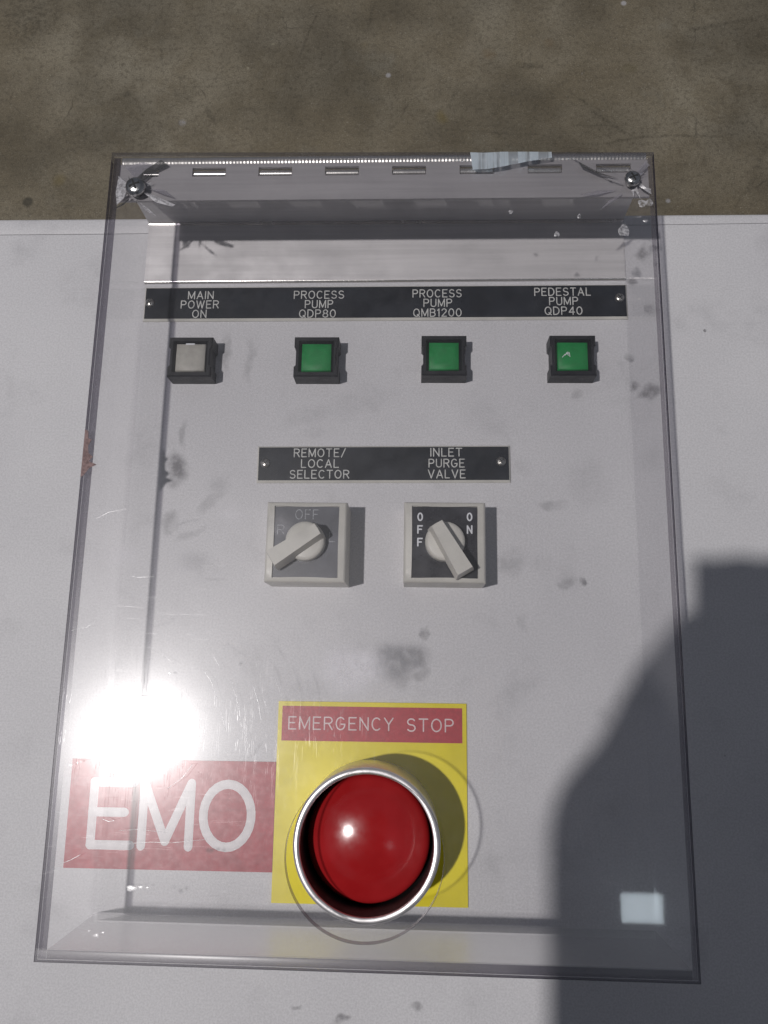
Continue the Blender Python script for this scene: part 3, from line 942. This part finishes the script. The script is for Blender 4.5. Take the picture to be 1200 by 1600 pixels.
for k in range(9):          # short glints round each screw hole
    for (sx, sy, r0) in ((-159.4, 264.0, 6.0), (116.6, 266.4, 4.8)):
        a = random.uniform(0, 2 * math.pi)
        L = random.uniform(2.5, 7.5)
        w_ = random.uniform(.25, .8)
        p = Vector((sx + r0 * math.cos(a), sy + r0 * math.sin(a)))
        d = Vector((math.cos(a + random.uniform(-.5, .5)), math.sin(a + random.uniform(-.5, .5))))
        q = p + d * L
        n2 = Vector((-d.y, d.x)) * w_
        if q.x < -173 or q.x > 126 or q.y > 281: continue
        crack([tuple(p - n2), tuple(q), tuple(p + n2)], 58.6, random.uniform(59.5, 61.2), random.choice(['crack_bright', 'crack_bright', 'crack_film', 'crack_dark']))
# blobs of dried adhesive on the corner
def blob(x, y, r, sq=1.0):
    bm = bmesh.new()
    n = 14
    ph = random.uniform(0, 6)
    rr = [r * (1 + .14 * math.sin(3 * i * 2 * math.pi / n + ph) + .08 * math.sin(5 * i * 2 * math.pi / n)) for i in range(n)]
    loops(bm, [[(x + k * rr[i] * math.cos(2 * math.pi * i / n), y + k * sq * rr[i] * math.sin(2 * math.pi * i / n), h1 + .02 + z) for i in range(n)] for k, z in ((1, 0), (.85, .12), (.4, .2))])
    new_obj('adhesive_spot', bm, 'nick', cover, smooth=60)
for x, y, r, q in ((110.6, 235.3, 3.0, 1.2), (121.2, 251.6, 2.3, 1), (125.0, 252.0, 2.1, 1), (74.6, 233.4, 1.5, 1), (122.5, 241, 1.4, .6), (87, 244, 1.0, 1.4), (50, 247, 1.2, 1)):
    blob(x, y, r, q)
# deeper scratches and nicks
SCR = [[(-140.1, -76.6), (-130.9, -75.8), (-116.4, -76.9)], [(-135.0, -82.2), (-124.1, -81.3), (-114.3, -81.4), (-97.9, -79.5)], [(-167.9, -92.6), (-162.0, -90.2), (-157.6, -87.8)],
       [(-148.3, -71.6), (-145.1, -72.7), (-142.7, -72.1)], [(-106.1, 0.9), (-99.9, -6.7), (-96.9, -14.3)], [(-85.7, -23.2), (-81.5, -32.1), (-78.6, -40.9)], [(-74.4, -12.4), (-70.8, -21.4)],
       [(-129.7, 8.3), (-122.3, 3.7), (-118.0, 1.3)], [(-106.8, -45.9), (-111.1, -51.9), (-117.9, -57.0)], [(-94.4, -20.3), (-91.7, -29.3)], [(-90.5, -5.0), (-86.1, -17.2), (-82.9, -29.1)],
       [(-68.4, -4.7), (-64.6, -14.3)], [(-143.9, 44.7), (-140.6, 44.1), (-132.5, 44.5)], [(-164.7, 74.2), (-158.4, 77.6), (-149.1, 79.4)], [(-171.9, 17.1), (-164.5, 18.7), (-160.0, 22.0)],
       [(-79.3, -7.9), (-76.0, -17.0), (-74.4, -25.4)], [(-100.8, 7.2), (-95.5, -0.5)]]
for l in SCR:
    bm = bmesh.new()
    stroke_tube(bm, l, random.uniform(.16, .34), .03, h1 + .02)
    new_obj('scratch', bm, 'crack_bright', cover, smooth=60)
for x, y, r in ((-131.9, -101.8, 2.4), (-127.5, -101.2, 1.3), (-124.3, -101.3, .9), (-146.7, -122.6, 1.6), (-150.4, -120.7, .9), (-143.6, -121.2, .9), (-120.8, -3.1, 1.0), (-159.2, -38.1, 1.1), (-166.2, -47.2, 1.2), (-163, -46.2, .8)):
    blob(x, y, r, .55)
# skylight reflection on the back edge, imitated by a pale striped film
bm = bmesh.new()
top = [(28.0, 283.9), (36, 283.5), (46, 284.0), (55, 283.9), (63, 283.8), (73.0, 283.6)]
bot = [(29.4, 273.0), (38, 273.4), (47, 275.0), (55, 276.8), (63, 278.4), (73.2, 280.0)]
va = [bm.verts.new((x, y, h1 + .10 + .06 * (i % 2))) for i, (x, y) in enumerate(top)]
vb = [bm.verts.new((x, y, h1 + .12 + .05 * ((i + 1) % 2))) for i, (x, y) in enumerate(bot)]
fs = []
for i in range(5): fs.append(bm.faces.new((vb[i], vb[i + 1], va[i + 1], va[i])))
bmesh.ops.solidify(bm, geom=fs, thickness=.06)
new_obj('reflection_strip', bm, 'reflection_film', cover, label='pale bluish reflection on the back edge of the cover, built as a thin film strip')
# flake of rusty paint on the left edge
bm = bmesh.new()
pts = [(-175.0, 122), (-173.2, 121), (-172.8, 117), (-171.0, 116.4), (-172.6, 113), (-172.0, 109), (-169.5, 107), (-171.5, 104.6), (-167.0, 102.8), (-170.8, 101), (-173.5, 97), (-175.0, 96)]
prism(bm, pts, h1 + .03, h1 + .15)
new_obj('paint_flake', bm, 'rust_paint', cover)

# ------------------------------------------------------------------ the photographer, whose shadow falls across the panel
simple('jacket_cloth', (0.035, 0.038, 0.048), .85, 0, .2, .25, 90, .3, 700)
simple('trouser_cloth', (0.045, 0.05, 0.075), .85, 0, .2, .2, 90, .3, 700)
simple('boot_leather', (0.03, 0.022, 0.018), .5, 0, .4, .2)
simple('skin', (0.50, 0.30, 0.22), .5, 0, .4, .08, 60, .1, 900)
simple('hair_brown', (0.035, 0.022, 0.014), .6, 0, .3, .3, 200, .5, 600)
simple('camera_black', (0.02, 0.02, 0.022), .4, 0, .5, .2)
simple('eye_white', (0.7, 0.68, 0.66), .25)
simple('lens_glass', (0.01, 0.01, 0.014), .08)

def seg(bm, p0, r0, p1, r1):
    """tapered round segment between two joints, built of overlapping balls and a cone"""
    p0, p1 = Vector(p0), Vector(p1)
    d = p1 - p0
    q = d.to_track_quat('Z', 'Y').to_matrix().to_4x4()
    m = Matrix.Translation((p0 + p1) / 2) @ q
    bmesh.ops.create_cone(bm, cap_ends=True, segments=14, radius1=r0, radius2=r1, depth=d.length, matrix=m)
    for p, r in ((p0, r0), (p1, r1)):
        bmesh.ops.create_icosphere(bm, subdivisions=2, radius=r, matrix=Matrix.Translation(p))

SK = []
def limb(tag, *pr):
    for (p0, r0), (p1, r1) in zip(pr[:-1], pr[1:]):
        SK.append((tag, p0, r0, p1, r1))
# torso leaning over the cabinet (heights above the panel)
limb('jacket', ((-.07, -.82, .40), .10), ((-.06, -.66, .50), .105), ((-.08, -.48, .60), .105), ((-.07, -.42, .62), .09))
limb('jacket', ((.07, -.82, .40), .10), ((.06, -.66, .50), .105), ((.08, -.48, .60), .105), ((.07, -.42, .62), .09))
limb('jacket', ((-.17, -.43, .62), .068), ((0, -.44, .64), .075), ((.17, -.43, .62), .068))
limb('jacket', ((0, -.42, .66), .066), ((-.01, -.36, .71), .056))
limb('skin', ((-.01, -.36, .71), .052), ((-.02, -.28, .76), .052))
# head: cranium, jaw, nose, ears
limb('skin', ((-.03, -.245, .845), .088), ((-.03, -.205, .825), .082))
limb('skin', ((-.03, -.20, .80), .070), ((-.03, -.165, .745), .040))
limb('skin', ((-.03, -.125, .80), .012), ((-.03, -.112, .775), .014))
limb('skin', ((-.03, -.13, .753), .012), ((-.02, -.132, .753), .010))
for sx in (-1, 1):
    limb('skin', ((-.03 + sx * .088, -.235, .825), .013), ((-.03 + sx * .090, -.225, .79), .010))
# legs
for sx in (-1, 1):
    limb('trousers', ((sx * .09, -.82, .40), .098), ((sx * .11, -.72, .02), .066), ((sx * .115, -.80, -.34), .050))
    limb('boots', ((sx * .115, -.80, -.36), .048), ((sx * .12, -.79, -.405), .043), ((sx * .13, -.66, -.41), .038), ((sx * .132, -.60, -.414), .034))
# arms
limb('jacket', ((-.18, -.43, .62), .066), ((-.034, -.36, .40), .050), ((-.060, -.115, .470), .044))
limb('jacket', ((.18, -.43, .62), .066), ((.058, -.35, .42), .054), ((.026, -.122, .482), .046))
# left hand cradling the body from the left, right hand on the other side
limb('skin', ((-.060, -.115, .470), .030), ((-.052, -.078, .476), .028), ((-.040, -.048, .478), .024), ((-.033, -.030, .478), .018))
for y0, L, k in ((-.016, 1.0, 0), (-.035, 1.08, 1), (-.054, 1.0, 2), (-.072, .85, 3)):
    limb('skin', ((-.034, y0 - .012, .476), .0100), ((-.030, y0, .463), .0090), ((-.0225, y0 + .002, .4585), .0085))
limb('skin', ((-.050, -.088, .476), .024), ((-.01, -.104, .480), .020), ((.022, -.104, .482), .018))
limb('skin', ((-.036, -.075, .486), .012), ((-.026, -.055, .494), .0105), ((-.010, -.040, .4945), .0095))
limb('skin', ((.026, -.122, .482), .030), ((.058, -.084, .480), .027), ((.072, -.045, .478), .022), ((.071, -.028, .478), .018))
for y0, L, k in ((-.010, 1.0, 0), (-.030, 1.08, 1), (-.049, 1.0, 2), (-.068, .85, 3)):
    limb('skin', ((.072, y0 - .010, .476), .0100), ((.069, y0, .463), .0090), ((.0615, y0 + .002, .4585), .0085))
limb('skin', ((.072, -.070, .486), .012), ((.062, -.052, .494), .0105), ((.046, -.038, .4945), .0095))

bm = bmesh.new()
for tag, p0, r0, p1, r1 in SK:
    seg(bm, p0, r0, p1, r1)
me = bpy.data.meshes.new('person')
bm.to_mesh(me); bm.free()
tmp = bpy.data.objects.new('person', me)
COL.objects.link(tmp)
md = tmp.modifiers.new('r', 'REMESH'); md.mode = 'VOXEL'; md.voxel_size = .0055
md = tmp.modifiers.new('s', 'SMOOTH'); md.factor = .5; md.iterations = 6
bpy.context.view_layer.update()
me2 = bpy.data.meshes.new_from_object(tmp.evaluated_get(bpy.context.evaluated_depsgraph_get()))
bpy.data.objects.remove(tmp)
me2.name = 'person'
tags = ['jacket', 'trousers', 'boots', 'skin']
me2.materials.clear()
for m in ('jacket_cloth', 'trouser_cloth', 'boot_leather', 'skin'):
    me2.materials.append(MAT[m])
segs = [(tags.index(t_), Vector(p0), r0, Vector(p1), r1) for t_, p0, r0, p1, r1 in SK]
for p in me2.polygons:
    cpt = p.center
    best, bi = 1e9, 0
    for ti, a, r0, b, r1 in segs:
        ab = b - a
        u = max(0, min(1, (cpt - a).dot(ab) / ab.length_squared))
        dd = (cpt - (a + ab * u)).length - (r0 + (r1 - r0) * u)
        if dd < best: best, bi = dd, ti
    p.material_index = bi
    p.use_smooth = True
person = bpy.data.objects.new('person', me2)
COL.objects.link(person)
person.location = (0, 0, Z0)
person['label'] = 'person in dark jacket bending over the cabinet with a small camera'
person['category'] = 'person'
# hair: a shell over the back and top of the head
bm = bmesh.new()
bmesh.ops.create_icosphere(bm, subdivisions=4, radius=97, matrix=Matrix.Translation((-30, -240, 845)))
kill = [v_ for v_ in bm.verts if (v_.co.y > -200 and v_.co.z < 875) or v_.co.z < 800]
bmesh.ops.delete(bm, geom=kill, context='VERTS')
for v_ in bm.verts:
    v_.co += Vector((0, 0, 0)) + (v_.co - Vector((-30, -240, 845))) * (.03 * math.sin(v_.co.x * .35) * math.cos(v_.co.z * .3 + v_.co.y * .21))
bmesh.ops.solidify(bm, geom=bm.faces[:], thickness=7)
new_obj('hair', bm, 'hair_brown', person, smooth=60)
for sx in (-1, 1):
    bm = bmesh.new()
    bmesh.ops.create_icosphere(bm, subdivisions=2, radius=11, matrix=Matrix.Translation((-30 + sx * 30, -137, 806)))
    new_obj('eye', bm, 'eye_white', person, smooth=60)

# compact camera held upright round the viewpoint
KC = bpy.data.objects.new('compact_camera', None)
COL.objects.link(KC)
KC.matrix_world = M4
KC['label'] = 'small black compact camera held in the hands above the cabinet'
KC['category'] = 'camera'
bm = bmesh.new()
box(bm, -26, 54, -84, 21, 8, 30); bev(bm, 5, 3)
new_obj('camera_body', bm, 'camera_black', KC, smooth=40)
bm = bmesh.new()
lathe(bm, [(22, 9), (22, 4), (19.5, 1.2), (17, 1.0), (16, 2.2), (8, 2.6), (.5, 2.4)], n=40)
new_obj('lens_barrel', bm, 'camera_black', KC, smooth=40)
bm = bmesh.new(); box(bm, -10, 46, -70, 12, 29.9, 31); bev(bm, .4, 1)
new_obj('screen', bm, 'lens_glass', KC)
